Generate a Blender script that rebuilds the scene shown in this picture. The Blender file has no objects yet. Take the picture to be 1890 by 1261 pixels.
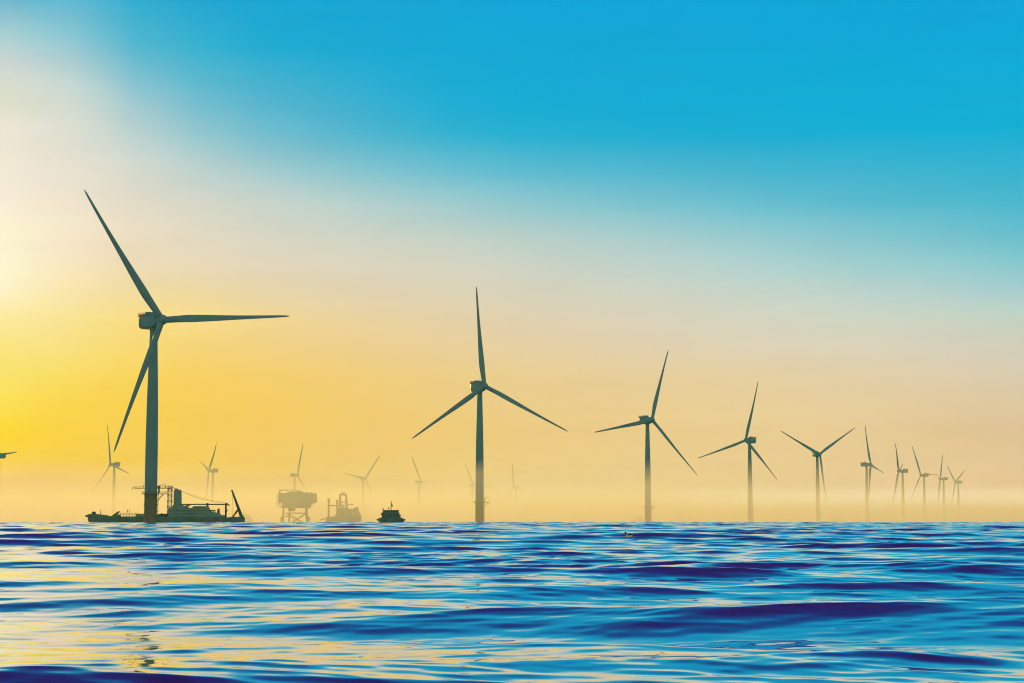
import bpy, bmesh, math, random
import numpy as np
from mathutils import Vector, Matrix

R = math.radians
scene = bpy.context.scene
col = scene.collection
PI = math.pi

# ------------------------------------------------------------------ camera
F = 3527.0                     # focal length in photo pixels (photo 1890 x 1261)
HZ = 961.5                     # row of the true horizon in the photo
PITCH = math.atan((HZ - 630.5) / F)
CAM_H = 1.15
cam_d = bpy.data.cameras.new('camera')
cam_d.sensor_width = 36.0
cam_d.lens = 36.0 * F / 1890.0
cam_d.clip_start = 0.5
cam_d.clip_end = 60000.0
cam = bpy.data.objects.new('camera', cam_d)
col.objects.link(cam)
cam.location = (0, 0, CAM_H)
cam.rotation_euler = (PI / 2 + PITCH, 0, 0)
scene.camera = cam

# ------------------------------------------------------------------ exposure, render
scene.view_settings.view_transform = 'Standard'
scene.view_settings.look = 'None'
scene.view_settings.exposure = 0.0
scene.view_settings.gamma = 1.0
scene.view_settings.use_curve_mapping = False
scene.render.engine = 'CYCLES'
scene.cycles.use_denoising = True
scene.cycles.max_bounces = 6
scene.cycles.volume_bounces = 2
scene.cycles.filter_width = 1.1
scene.cycles.sample_clamp_indirect = 6.0

# ------------------------------------------------------------------ sun and sky
SUN_AZ, SUN_EL = -22.0, 9.0           # degrees from the view direction (negative is left), above the horizon
sd = Vector((math.sin(R(SUN_AZ)) * math.cos(R(SUN_EL)), math.cos(R(SUN_AZ)) * math.cos(R(SUN_EL)), math.sin(R(SUN_EL))))
sun_d = bpy.data.lights.new('sun', 'SUN')
sun_d.energy = 5.0
sun_d.angle = R(0.53)
sun_d.color = (1.0, 0.66, 0.05)
sun = bpy.data.objects.new('sun', sun_d)
col.objects.link(sun)
sun.rotation_euler = sd.to_track_quat('Z', 'Y').to_euler()
sun.location = (-60, 150, 60)

#SKYDATA_BEGIN
COLX = [0, 59, 118, 177, 236, 353, 470, 590, 707, 826, 945, 1180, 1420, 1655, 1890]   # photo columns matched
STATIONS = [-180, -70, -22] + [round(math.degrees(math.atan((x - 945) / F)), 3) for x in COLX] + [24, 70, 180]
SKY_EL = [-2, 0, 0.5, 1, 1.4, 1.8, 2.1, 2.4, 2.7, 3.0, 3.5, 4.3, 5.1, 5.9, 6.7, 7.5, 8.4, 9.4, 10.4, 11.4, 12.2, 13, 14, 15.6, 20, 28, 45, 90]
SKY = [[[0.8, 0.76, 0.55], [0.8, 0.76, 0.55], [0.797, 0.761, 0.551], [0.793, 0.762, 0.552], [0.791, 0.762, 0.554], [0.788, 0.763, 0.554], [0.786, 0.764, 0.555], [0.784, 0.764, 0.556], [0.782, 0.765, 0.557], [0.78, 0.765, 0.558], [0.777, 0.766, 0.559], [0.771, 0.767, 0.561], [0.766, 0.768, 0.563], [0.761, 0.77, 0.565], [0.755, 0.771, 0.567], [0.75, 0.773, 0.569], [0.744, 0.774, 0.571], [0.737, 0.776, 0.574], [0.731, 0.777, 0.576], [0.724, 0.779, 0.578], [0.72, 0.78, 0.58], [0.72, 0.78, 0.58], [0.72, 0.78, 0.58], [0.72, 0.78, 0.58], [0.68, 0.75, 0.58], [0.55, 0.63, 0.54], [0.28, 0.33, 0.4], [0.03, 0.03, 0.2]],
 [[0.55, 0.45, 0.3], [0.55, 0.45, 0.3], [0.522, 0.446, 0.315], [0.495, 0.441, 0.33], [0.473, 0.437, 0.342], [0.451, 0.434, 0.354], [0.435, 0.431, 0.363], [0.418, 0.428, 0.372], [0.402, 0.426, 0.381], [0.385, 0.423, 0.39], [0.358, 0.419, 0.405], [0.314, 0.411, 0.429], [0.27, 0.404, 0.453], [0.225, 0.397, 0.477], [0.182, 0.39, 0.501], [0.138, 0.382, 0.525], [0.088, 0.374, 0.552], [0.033, 0.365, 0.582], [0.0, 0.36, 0.6], [0.0, 0.36, 0.6], [0.0, 0.36, 0.6], [0.0, 0.36, 0.6], [0.0, 0.36, 0.6], [0.0, 0.36, 0.6], [0.68, 0.75, 0.58], [0.55, 0.63, 0.54], [0.28, 0.33, 0.4], [0.03, 0.03, 0.2]],
 [[0.258, 0.0, 0.0], [0.258, 0.0, 0.0], [0.0, 0.0, 0.0], [0.458, 0.0, 0.0], [1.051, 0.534, 0.0], [1.117, 0.645, 0.0], [1.144, 0.699, 0.0], [1.168, 0.734, 0.0], [1.128, 0.735, 0.0], [1.13, 0.764, 0.034], [1.093, 0.802, 0.078], [1.046, 0.798, 0.143], [1.061, 0.836, 0.23], [1.062, 0.861, 0.354], [1.045, 0.933, 0.609], [1.029, 0.958, 0.681], [1.055, 0.966, 0.661], [0.973, 0.872, 0.729], [0.935, 0.845, 0.7], [0.906, 0.844, 0.725], [0.735, 0.756, 0.601], [0.688, 0.715, 0.692], [0.408, 0.654, 0.679], [0.0, 0.362, 0.604], [0.0, 0.14, 0.43], [0.02, 0.035, 0.27], [0.045, 0.02, 0.2], [0.05, 0.03, 0.2]],
 [[0.25, 0.0, 0.0], [0.25, 0.0, 0.0], [0.0, 0.0, 0.0], [0.445, 0.0, 0.0], [1.021, 0.518, 0.0], [1.084, 0.626, 0.0], [1.11, 0.679, 0.0], [1.134, 0.713, 0.0], [1.095, 0.714, 0.0], [1.097, 0.741, 0.033], [1.062, 0.779, 0.076], [1.016, 0.775, 0.139], [1.03, 0.812, 0.224], [1.031, 0.836, 0.344], [1.014, 0.906, 0.591], [0.999, 0.93, 0.661], [1.024, 0.938, 0.642], [0.945, 0.847, 0.708], [0.908, 0.821, 0.68], [0.88, 0.819, 0.704], [0.713, 0.734, 0.583], [0.668, 0.694, 0.672], [0.396, 0.635, 0.659], [0.0, 0.352, 0.586], [0.0, 0.14, 0.43], [0.02, 0.035, 0.27], [0.045, 0.02, 0.2], [0.05, 0.03, 0.2]],
 [[0.206, 0.094, 0.0], [0.206, 0.094, 0.0], [0.0, 0.0, 0.0], [0.419, 0.0, 0.0], [0.948, 0.45, 0.0], [1.063, 0.607, 0.0], [1.1, 0.653, 0.002], [1.099, 0.673, 0.014], [1.089, 0.683, 0.013], [1.081, 0.7, 0.036], [1.058, 0.726, 0.06], [1.015, 0.754, 0.131], [1.027, 0.791, 0.223], [1.031, 0.825, 0.333], [0.992, 0.838, 0.487], [0.971, 0.842, 0.575], [0.977, 0.86, 0.623], [0.914, 0.811, 0.661], [0.859, 0.786, 0.665], [0.803, 0.773, 0.669], [0.688, 0.721, 0.618], [0.586, 0.672, 0.662], [0.318, 0.606, 0.671], [0.014, 0.397, 0.61], [0.0, 0.14, 0.43], [0.02, 0.035, 0.27], [0.045, 0.02, 0.2], [0.05, 0.03, 0.2]],
 [[0.267, 0.363, 0.0], [0.267, 0.363, 0.0], [0.0, 0.0, 0.0], [0.463, 0.001, 0.0], [0.944, 0.437, 0.0], [1.051, 0.589, 0.0], [1.098, 0.635, 0.017], [1.083, 0.653, 0.029], [1.086, 0.664, 0.028], [1.066, 0.672, 0.042], [1.056, 0.69, 0.052], [1.028, 0.74, 0.122], [1.023, 0.774, 0.217], [1.028, 0.811, 0.31], [0.976, 0.794, 0.424], [0.948, 0.791, 0.529], [0.942, 0.809, 0.602], [0.884, 0.782, 0.63], [0.817, 0.763, 0.656], [0.74, 0.743, 0.658], [0.642, 0.702, 0.639], [0.5, 0.64, 0.644], [0.258, 0.572, 0.672], [0.031, 0.422, 0.619], [0.0, 0.14, 0.43], [0.02, 0.035, 0.27], [0.045, 0.02, 0.2], [0.05, 0.03, 0.2]],
 [[0.305, 0.519, 0.0], [0.305, 0.519, 0.0], [0.0, 0.0, 0.0], [0.495, 0.011, 0.0], [0.999, 0.473, 0.0], [1.034, 0.574, 0.001], [1.088, 0.621, 0.041], [1.066, 0.635, 0.05], [1.067, 0.641, 0.044], [1.057, 0.649, 0.05], [1.052, 0.666, 0.054], [1.042, 0.722, 0.109], [1.02, 0.741, 0.19], [1.014, 0.774, 0.261], [0.953, 0.756, 0.38], [0.901, 0.737, 0.486], [0.904, 0.766, 0.571], [0.837, 0.738, 0.603], [0.764, 0.735, 0.641], [0.648, 0.704, 0.652], [0.521, 0.653, 0.648], [0.348, 0.584, 0.631], [0.158, 0.522, 0.662], [0.02, 0.414, 0.622], [0.0, 0.14, 0.43], [0.02, 0.035, 0.27], [0.045, 0.02, 0.2], [0.05, 0.03, 0.2]],
 [[0.133, 0.109, 0.0], [0.133, 0.109, 0.0], [0.076, 0.009, 0.0], [0.477, 0.044, 0.0], [1.019, 0.512, 0.0], [1.047, 0.579, 0.013], [1.072, 0.614, 0.057], [1.043, 0.617, 0.065], [1.044, 0.621, 0.059], [1.043, 0.629, 0.063], [1.042, 0.647, 0.065], [1.045, 0.695, 0.101], [1.006, 0.704, 0.168], [1.018, 0.751, 0.232], [0.912, 0.71, 0.346], [0.853, 0.691, 0.459], [0.855, 0.729, 0.545], [0.772, 0.706, 0.588], [0.678, 0.696, 0.63], [0.511, 0.656, 0.65], [0.356, 0.588, 0.646], [0.196, 0.518, 0.629], [0.069, 0.474, 0.652], [0.004, 0.393, 0.637], [0.0, 0.14, 0.43], [0.02, 0.035, 0.27], [0.045, 0.02, 0.2], [0.05, 0.03, 0.2]],
 [[0.508, 0.24, 0.05], [0.508, 0.24, 0.05], [0.401, 0.142, 0.009], [0.473, 0.052, 0.0], [0.985, 0.507, 0.003], [1.051, 0.576, 0.044], [1.051, 0.597, 0.072], [1.033, 0.605, 0.079], [1.02, 0.601, 0.077], [1.022, 0.615, 0.081], [1.02, 0.631, 0.088], [1.022, 0.658, 0.112], [0.982, 0.673, 0.178], [1.044, 0.758, 0.254], [0.878, 0.685, 0.341], [0.824, 0.675, 0.462], [0.779, 0.695, 0.544], [0.692, 0.683, 0.591], [0.517, 0.641, 0.626], [0.311, 0.588, 0.656], [0.179, 0.513, 0.633], [0.091, 0.465, 0.62], [0.026, 0.439, 0.649], [0.0, 0.376, 0.668], [0.0, 0.14, 0.43], [0.02, 0.035, 0.27], [0.045, 0.02, 0.2], [0.05, 0.03, 0.2]],
 [[1.131, 1.302, 0.391], [1.131, 1.302, 0.391], [0.541, 0.754, 0.146], [0.358, 0.021, 0.0], [0.929, 0.494, 0.026], [1.044, 0.568, 0.081], [1.045, 0.594, 0.102], [1.026, 0.599, 0.107], [0.997, 0.588, 0.103], [0.983, 0.584, 0.097], [0.993, 0.608, 0.11], [0.987, 0.627, 0.132], [0.958, 0.649, 0.21], [0.964, 0.699, 0.282], [0.85, 0.669, 0.382], [0.786, 0.669, 0.483], [0.718, 0.673, 0.555], [0.618, 0.673, 0.604], [0.377, 0.596, 0.627], [0.183, 0.522, 0.64], [0.097, 0.457, 0.622], [0.05, 0.432, 0.624], [0.004, 0.407, 0.651], [0.0, 0.386, 0.692], [0.0, 0.14, 0.43], [0.02, 0.035, 0.27], [0.045, 0.02, 0.2], [0.05, 0.03, 0.2]],
 [[2.03, 2.322, 1.047], [2.03, 2.322, 1.047], [1.209, 1.61, 0.638], [0.342, 0.056, 0.015], [0.906, 0.487, 0.085], [1.011, 0.566, 0.117], [1.03, 0.593, 0.133], [1.009, 0.595, 0.135], [0.975, 0.58, 0.13], [0.948, 0.57, 0.122], [0.973, 0.604, 0.138], [0.954, 0.616, 0.163], [0.938, 0.641, 0.247], [0.901, 0.659, 0.313], [0.822, 0.659, 0.419], [0.756, 0.666, 0.502], [0.672, 0.662, 0.563], [0.534, 0.649, 0.609], [0.285, 0.568, 0.633], [0.114, 0.484, 0.638], [0.059, 0.434, 0.63], [0.029, 0.415, 0.633], [0.0, 0.396, 0.657], [0.0, 0.387, 0.701], [0.0, 0.14, 0.43], [0.02, 0.035, 0.27], [0.045, 0.02, 0.2], [0.05, 0.03, 0.2]],
 [[2.078, 2.5, 1.654], [2.078, 2.5, 1.654], [0.421, 1.295, 0.994], [0.452, 0.192, 0.106], [0.888, 0.491, 0.138], [0.995, 0.576, 0.154], [1.005, 0.59, 0.163], [0.99, 0.594, 0.161], [0.965, 0.586, 0.157], [0.943, 0.577, 0.154], [0.953, 0.606, 0.175], [0.924, 0.609, 0.2], [0.912, 0.635, 0.28], [0.867, 0.645, 0.347], [0.8, 0.656, 0.444], [0.739, 0.666, 0.52], [0.631, 0.653, 0.569], [0.456, 0.63, 0.62], [0.213, 0.542, 0.641], [0.067, 0.462, 0.638], [0.028, 0.416, 0.637], [0.011, 0.407, 0.647], [0.0, 0.389, 0.663], [0.0, 0.386, 0.714], [0.0, 0.14, 0.43], [0.02, 0.035, 0.27], [0.045, 0.02, 0.2], [0.05, 0.03, 0.2]],
 [[1.824, 2.5, 2.081], [1.824, 2.5, 2.081], [0.07, 1.149, 1.352], [0.537, 0.304, 0.238], [0.923, 0.532, 0.184], [0.987, 0.586, 0.188], [0.992, 0.593, 0.189], [0.979, 0.599, 0.189], [0.966, 0.598, 0.185], [0.95, 0.597, 0.191], [0.938, 0.613, 0.216], [0.904, 0.613, 0.239], [0.878, 0.629, 0.315], [0.844, 0.643, 0.383], [0.763, 0.648, 0.459], [0.72, 0.672, 0.543], [0.588, 0.647, 0.577], [0.378, 0.606, 0.627], [0.157, 0.522, 0.65], [0.033, 0.443, 0.638], [0.006, 0.403, 0.643], [0.001, 0.402, 0.665], [0.0, 0.387, 0.666], [0.0, 0.384, 0.714], [0.0, 0.14, 0.43], [0.02, 0.035, 0.27], [0.045, 0.02, 0.2], [0.05, 0.03, 0.2]],
 [[2.05, 2.5, 2.36], [2.05, 2.5, 2.36], [0.296, 1.409, 1.71], [0.611, 0.424, 0.397], [0.895, 0.538, 0.23], [0.977, 0.586, 0.222], [0.976, 0.602, 0.219], [0.972, 0.608, 0.222], [0.962, 0.606, 0.22], [0.96, 0.625, 0.235], [0.934, 0.623, 0.254], [0.891, 0.62, 0.277], [0.851, 0.635, 0.359], [0.817, 0.646, 0.43], [0.73, 0.651, 0.494], [0.681, 0.674, 0.573], [0.535, 0.647, 0.599], [0.303, 0.581, 0.63], [0.116, 0.5, 0.649], [0.015, 0.427, 0.636], [0.001, 0.404, 0.656], [0.0, 0.403, 0.676], [0.0, 0.387, 0.675], [0.0, 0.379, 0.714], [0.0, 0.14, 0.43], [0.02, 0.035, 0.27], [0.045, 0.02, 0.2], [0.05, 0.03, 0.2]],
 [[2.429, 2.5, 2.483], [2.429, 2.5, 2.483], [0.97, 1.813, 1.917], [0.722, 0.492, 0.481], [0.902, 0.56, 0.305], [0.984, 0.613, 0.276], [0.959, 0.609, 0.265], [0.957, 0.619, 0.265], [0.936, 0.611, 0.267], [0.953, 0.651, 0.287], [0.915, 0.629, 0.299], [0.889, 0.643, 0.334], [0.828, 0.656, 0.433], [0.763, 0.658, 0.501], [0.68, 0.667, 0.554], [0.585, 0.671, 0.616], [0.426, 0.631, 0.63], [0.211, 0.55, 0.644], [0.08, 0.479, 0.648], [0.008, 0.42, 0.649], [0.0, 0.409, 0.672], [0.0, 0.406, 0.689], [0.0, 0.387, 0.682], [0.0, 0.376, 0.717], [0.0, 0.14, 0.43], [0.02, 0.035, 0.27], [0.045, 0.02, 0.2], [0.05, 0.03, 0.2]],
 [[2.5, 2.5, 2.5], [2.5, 2.5, 2.5], [1.565, 1.998, 1.929], [0.916, 0.575, 0.465], [0.949, 0.592, 0.354], [0.977, 0.619, 0.311], [0.946, 0.611, 0.297], [0.937, 0.62, 0.293], [0.904, 0.606, 0.292], [0.903, 0.627, 0.314], [0.881, 0.626, 0.329], [0.858, 0.643, 0.379], [0.776, 0.656, 0.481], [0.704, 0.671, 0.549], [0.612, 0.682, 0.604], [0.461, 0.657, 0.644], [0.307, 0.602, 0.65], [0.134, 0.518, 0.652], [0.053, 0.461, 0.649], [0.004, 0.418, 0.666], [0.0, 0.412, 0.676], [0.0, 0.408, 0.697], [0.0, 0.389, 0.689], [0.0, 0.379, 0.727], [0.0, 0.14, 0.43], [0.02, 0.035, 0.27], [0.045, 0.02, 0.2], [0.05, 0.03, 0.2]],
 [[2.5, 2.5, 2.5], [2.5, 2.5, 2.5], [2.033, 2.077, 1.946], [1.065, 0.626, 0.437], [0.955, 0.595, 0.354], [0.942, 0.599, 0.313], [0.924, 0.598, 0.308], [0.899, 0.594, 0.303], [0.874, 0.586, 0.303], [0.865, 0.603, 0.33], [0.841, 0.608, 0.349], [0.801, 0.625, 0.412], [0.736, 0.647, 0.505], [0.641, 0.667, 0.559], [0.516, 0.661, 0.627], [0.354, 0.634, 0.651], [0.215, 0.566, 0.649], [0.089, 0.5, 0.656], [0.037, 0.454, 0.659], [0.001, 0.418, 0.669], [0.0, 0.416, 0.682], [0.0, 0.412, 0.704], [0.0, 0.39, 0.693], [0.0, 0.382, 0.731], [0.0, 0.14, 0.43], [0.02, 0.035, 0.27], [0.045, 0.02, 0.2], [0.05, 0.03, 0.2]],
 [[2.5, 2.5, 2.5], [2.5, 2.5, 2.5], [2.221, 2.044, 1.958], [0.964, 0.507, 0.399], [0.934, 0.571, 0.354], [0.932, 0.581, 0.319], [0.901, 0.573, 0.319], [0.862, 0.562, 0.317], [0.848, 0.562, 0.324], [0.845, 0.585, 0.354], [0.801, 0.589, 0.372], [0.742, 0.611, 0.455], [0.712, 0.646, 0.539], [0.576, 0.667, 0.567], [0.392, 0.619, 0.644], [0.24, 0.583, 0.639], [0.126, 0.511, 0.628], [0.059, 0.482, 0.638], [0.025, 0.456, 0.675], [0.0, 0.429, 0.688], [0.001, 0.423, 0.679], [0.0, 0.417, 0.718], [0.0, 0.391, 0.697], [0.002, 0.382, 0.712], [0.0, 0.14, 0.43], [0.02, 0.035, 0.27], [0.045, 0.02, 0.2], [0.05, 0.03, 0.2]],
 [[2.5, 2.5, 2.5], [2.5, 2.5, 2.5], [2.221, 2.044, 1.958], [0.964, 0.507, 0.399], [0.934, 0.571, 0.354], [0.932, 0.581, 0.319], [0.901, 0.573, 0.319], [0.862, 0.562, 0.317], [0.848, 0.562, 0.324], [0.845, 0.585, 0.354], [0.801, 0.589, 0.372], [0.742, 0.611, 0.455], [0.712, 0.646, 0.539], [0.576, 0.667, 0.567], [0.392, 0.619, 0.644], [0.24, 0.583, 0.639], [0.126, 0.511, 0.628], [0.059, 0.482, 0.638], [0.025, 0.456, 0.675], [0.0, 0.429, 0.688], [0.001, 0.423, 0.679], [0.0, 0.417, 0.718], [0.0, 0.391, 0.697], [0.002, 0.382, 0.712], [0.0, 0.14, 0.43], [0.02, 0.035, 0.27], [0.045, 0.02, 0.2], [0.05, 0.03, 0.2]],
 [[0.55, 0.45, 0.3], [0.55, 0.45, 0.3], [0.522, 0.446, 0.315], [0.495, 0.441, 0.33], [0.473, 0.437, 0.342], [0.451, 0.434, 0.354], [0.435, 0.431, 0.363], [0.418, 0.428, 0.372], [0.402, 0.426, 0.381], [0.385, 0.423, 0.39], [0.358, 0.419, 0.405], [0.314, 0.411, 0.429], [0.27, 0.404, 0.453], [0.225, 0.397, 0.477], [0.182, 0.39, 0.501], [0.138, 0.382, 0.525], [0.088, 0.374, 0.552], [0.033, 0.365, 0.582], [0.0, 0.36, 0.6], [0.0, 0.36, 0.6], [0.0, 0.36, 0.6], [0.0, 0.36, 0.6], [0.0, 0.36, 0.6], [0.0, 0.36, 0.6], [0.68, 0.75, 0.58], [0.55, 0.63, 0.54], [0.28, 0.33, 0.4], [0.03, 0.03, 0.2]],
 [[0.8, 0.76, 0.55], [0.8, 0.76, 0.55], [0.797, 0.761, 0.551], [0.793, 0.762, 0.552], [0.791, 0.762, 0.554], [0.788, 0.763, 0.554], [0.786, 0.764, 0.555], [0.784, 0.764, 0.556], [0.782, 0.765, 0.557], [0.78, 0.765, 0.558], [0.777, 0.766, 0.559], [0.771, 0.767, 0.561], [0.766, 0.768, 0.563], [0.761, 0.77, 0.565], [0.755, 0.771, 0.567], [0.75, 0.773, 0.569], [0.744, 0.774, 0.571], [0.737, 0.776, 0.574], [0.731, 0.777, 0.576], [0.724, 0.779, 0.578], [0.72, 0.78, 0.58], [0.72, 0.78, 0.58], [0.72, 0.78, 0.58], [0.72, 0.78, 0.58], [0.68, 0.75, 0.58], [0.55, 0.63, 0.54], [0.28, 0.33, 0.4], [0.03, 0.03, 0.2]]]
#SKYDATA_END

world = bpy.data.worlds.new('World')
scene.world = world
world.use_nodes = True
wn, wl = world.node_tree.nodes, world.node_tree.links
wn.clear()

def wmath(op, a, b=None, c=None):
    n = wn.new('ShaderNodeMath'); n.operation = op
    for i, v in enumerate((a, b, c)):
        if v is None: continue
        if isinstance(v, (int, float)): n.inputs[i].default_value = v
        else: wl.new(v, n.inputs[i])
    return n.outputs[0]

tc = wn.new('ShaderNodeTexCoord')
sx = wn.new('ShaderNodeSeparateXYZ')
wl.new(tc.outputs['Generated'], sx.inputs[0])
az = wmath('MULTIPLY', wmath('ARCTAN2', sx.outputs[0], sx.outputs[1]), 180 / PI)
el = wmath('MULTIPLY', wmath('ARCSINE', wmath('MINIMUM', wmath('MAXIMUM', sx.outputs[2], -1.0), 1.0)), 180 / PI)
def elpos(e): return math.sqrt((e + 2) / 92.0)
pos = wmath('SQRT', wmath('MAXIMUM', wmath('DIVIDE', wmath('ADD', el, 2.0), 92.0), 0.0))
prev = None
for i, a in enumerate(STATIONS):
    rp = wn.new('ShaderNodeValToRGB')
    wl.new(pos, rp.inputs[0])
    cr = rp.color_ramp
    cr.interpolation = 'LINEAR'
    while len(cr.elements) < len(SKY_EL): cr.elements.new(0.5)
    for e, (ev, c) in zip(cr.elements, zip(SKY_EL, SKY[i])):
        e.position = elpos(ev)
    for e, (ev, c) in zip(cr.elements, zip(SKY_EL, SKY[i])):
        e.color = (max(c[0], 0), max(c[1], 0), max(c[2], 0), 1)
    if prev is None:
        prev = rp.outputs[0]
    else:
        mr = wn.new('ShaderNodeMapRange')
        mr.inputs['From Min'].default_value = STATIONS[i - 1]
        mr.inputs['From Max'].default_value = a
        wl.new(az, mr.inputs['Value'])
        mx = wn.new('ShaderNodeMix'); mx.data_type = 'RGBA'
        wl.new(mr.outputs[0], mx.inputs[0])
        wl.new(prev, mx.inputs[6]); wl.new(rp.outputs[0], mx.inputs[7])
        prev = mx.outputs[2]
sky = wn.new('ShaderNodeTexSky')
sky.sky_type = 'NISHITA'
sky.sun_disc = False
sky.sun_elevation = R(SUN_EL)
sky.sun_rotation = R(SUN_AZ)
bgn = wn.new('ShaderNodeBackground'); bgn.inputs[1].default_value = 0.05
wl.new(sky.outputs[0], bgn.inputs[0])
bgc = wn.new('ShaderNodeBackground'); bgc.inputs[1].default_value = 1.0
cmap = wn.new('ShaderNodeMapping'); cmap.inputs['Scale'].default_value = (7, 7, 34)
cmap.inputs['Rotation'].default_value = (0.0, 0.10, 0.0)
wl.new(tc.outputs['Generated'], cmap.inputs[0])
cnz = wn.new('ShaderNodeTexNoise'); cnz.inputs['Scale'].default_value = 1.0; cnz.inputs['Detail'].default_value = 7; cnz.inputs['Roughness'].default_value = 0.6
wl.new(cmap.outputs[0], cnz.inputs['Vector'])
cr2 = wn.new('ShaderNodeMapRange'); cr2.inputs['From Min'].default_value = 0.3; cr2.inputs['From Max'].default_value = 0.75
cr2.inputs['To Min'].default_value = 0.955; cr2.inputs['To Max'].default_value = 1.05
wl.new(cnz.outputs[0], cr2.inputs['Value'])
cmul = wn.new('ShaderNodeMix'); cmul.data_type = 'RGBA'; cmul.blend_type = 'MULTIPLY'; cmul.inputs[0].default_value = 1.0
wl.new(prev, cmul.inputs[6]); wl.new(cr2.outputs[0], cmul.inputs[7])
wl.new(cmul.outputs[2], bgc.inputs[0])
addw = wn.new('ShaderNodeMixShader'); addw.inputs[0].default_value = 0.985
wl.new(bgn.outputs[0], addw.inputs[1]); wl.new(bgc.outputs[0], addw.inputs[2])
wo = wn.new('ShaderNodeOutputWorld')
wl.new(addw.outputs[0], wo.inputs[0])

# ------------------------------------------------------------------ helpers
def scale_at(Y): return F / (Y * math.cos(PITCH))            # photo pixels per metre at depth Y
def px_x(px, Y): return (px - 945.0) / scale_at(Y)           # metres left or right of the view axis
def wl_row(Y): return HZ + CAM_H * F / Y                     # photo row of the waterline at depth Y

def mat(name, base, rough=0.5, metal=0.0, noise=0.15, nscale=0.6, spec=0.5):
    m = bpy.data.materials.new(name); m.use_nodes = True
    nt = m.node_tree; b = nt.nodes['Principled BSDF']
    b.inputs['Roughness'].default_value = rough
    b.inputs['Metallic'].default_value = metal
    b.inputs['Specular IOR Level'].default_value = spec
    co = nt.nodes.new('ShaderNodeTexCoord')
    n = nt.nodes.new('ShaderNodeTexNoise')
    n.inputs['Scale'].default_value = nscale; n.inputs['Detail'].default_value = 4
    nt.links.new(co.outputs['Object'], n.inputs['Vector'])
    r = nt.nodes.new('ShaderNodeValToRGB')
    r.color_ramp.elements[0].position = 0.3; r.color_ramp.elements[1].position = 0.7
    r.color_ramp.elements[0].color = tuple(v * (1 - noise) for v in base) + (1,)
    r.color_ramp.elements[1].color = tuple(min(1, v * (1 + noise)) for v in base) + (1,)
    nt.links.new(n.outputs[0], r.inputs[0])
    nt.links.new(r.outputs[0], b.inputs['Base Color'])
    return m

M = {
 'paint':  mat('turbine_paint', (0.125, 0.235, 0.24), 0.6, noise=0.12, nscale=0.2, spec=0.25),
 'yellow': mat('transition_yellow', (0.19, 0.15, 0.085), 0.6, noise=0.2, nscale=0.5, spec=0.25),
 'steel':  mat('galvanised_steel', (0.16, 0.17, 0.16), 0.55, 0.2),
 'orange': mat('orange_railing', (0.62, 0.16, 0.03), 0.5),
 'hull':   mat('hull_paint', (0.13, 0.19, 0.13), 0.6, noise=0.3, nscale=0.25, spec=0.25),
 'house':  mat('deckhouse_paint', (0.18, 0.27, 0.20), 0.6, noise=0.15, nscale=0.3, spec=0.25),
 'tug':    mat('tug_paint', (0.10, 0.15, 0.11), 0.6, noise=0.25, nscale=0.4, spec=0.25),
 'dark':   mat('dark_steel', (0.05, 0.045, 0.04), 0.6),
 'red':    mat('red_paint', (0.45, 0.06, 0.03), 0.5),
 'white':  mat('white_paint', (0.7, 0.68, 0.62), 0.5),
 'glass':  mat('window_glass', (0.03, 0.04, 0.05), 0.08, spec=0.6),
 'cable':  mat('wire_rope', (0.10, 0.08, 0.05), 0.6),
 'cloth':  mat('work_clothes', (0.06, 0.05, 0.05), 0.9),
 'helmet': mat('safety_helmet', (0.6, 0.25, 0.05), 0.5),
 'skin':   mat('skin', (0.35, 0.2, 0.13), 0.6),
 'feather_dark': mat('dark_feathers', (0.02, 0.018, 0.015), 0.8, nscale=30),
 'feather_pale': mat('pale_feathers', (0.65, 0.52, 0.34), 0.8, nscale=30),
}

def tag(o, label=None, cat=None, group=None, kind=None):
    if label: o['label'] = label
    if cat: o['category'] = cat
    if group: o['group'] = group
    if kind: o['kind'] = kind
    return o

def empty(name, loc, rz=0.0):
    o = bpy.data.objects.new(name, None); col.objects.link(o)
    o.empty_display_size = 1.0
    o.location = loc; o.rotation_euler = (0, 0, rz)
    return o

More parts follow.
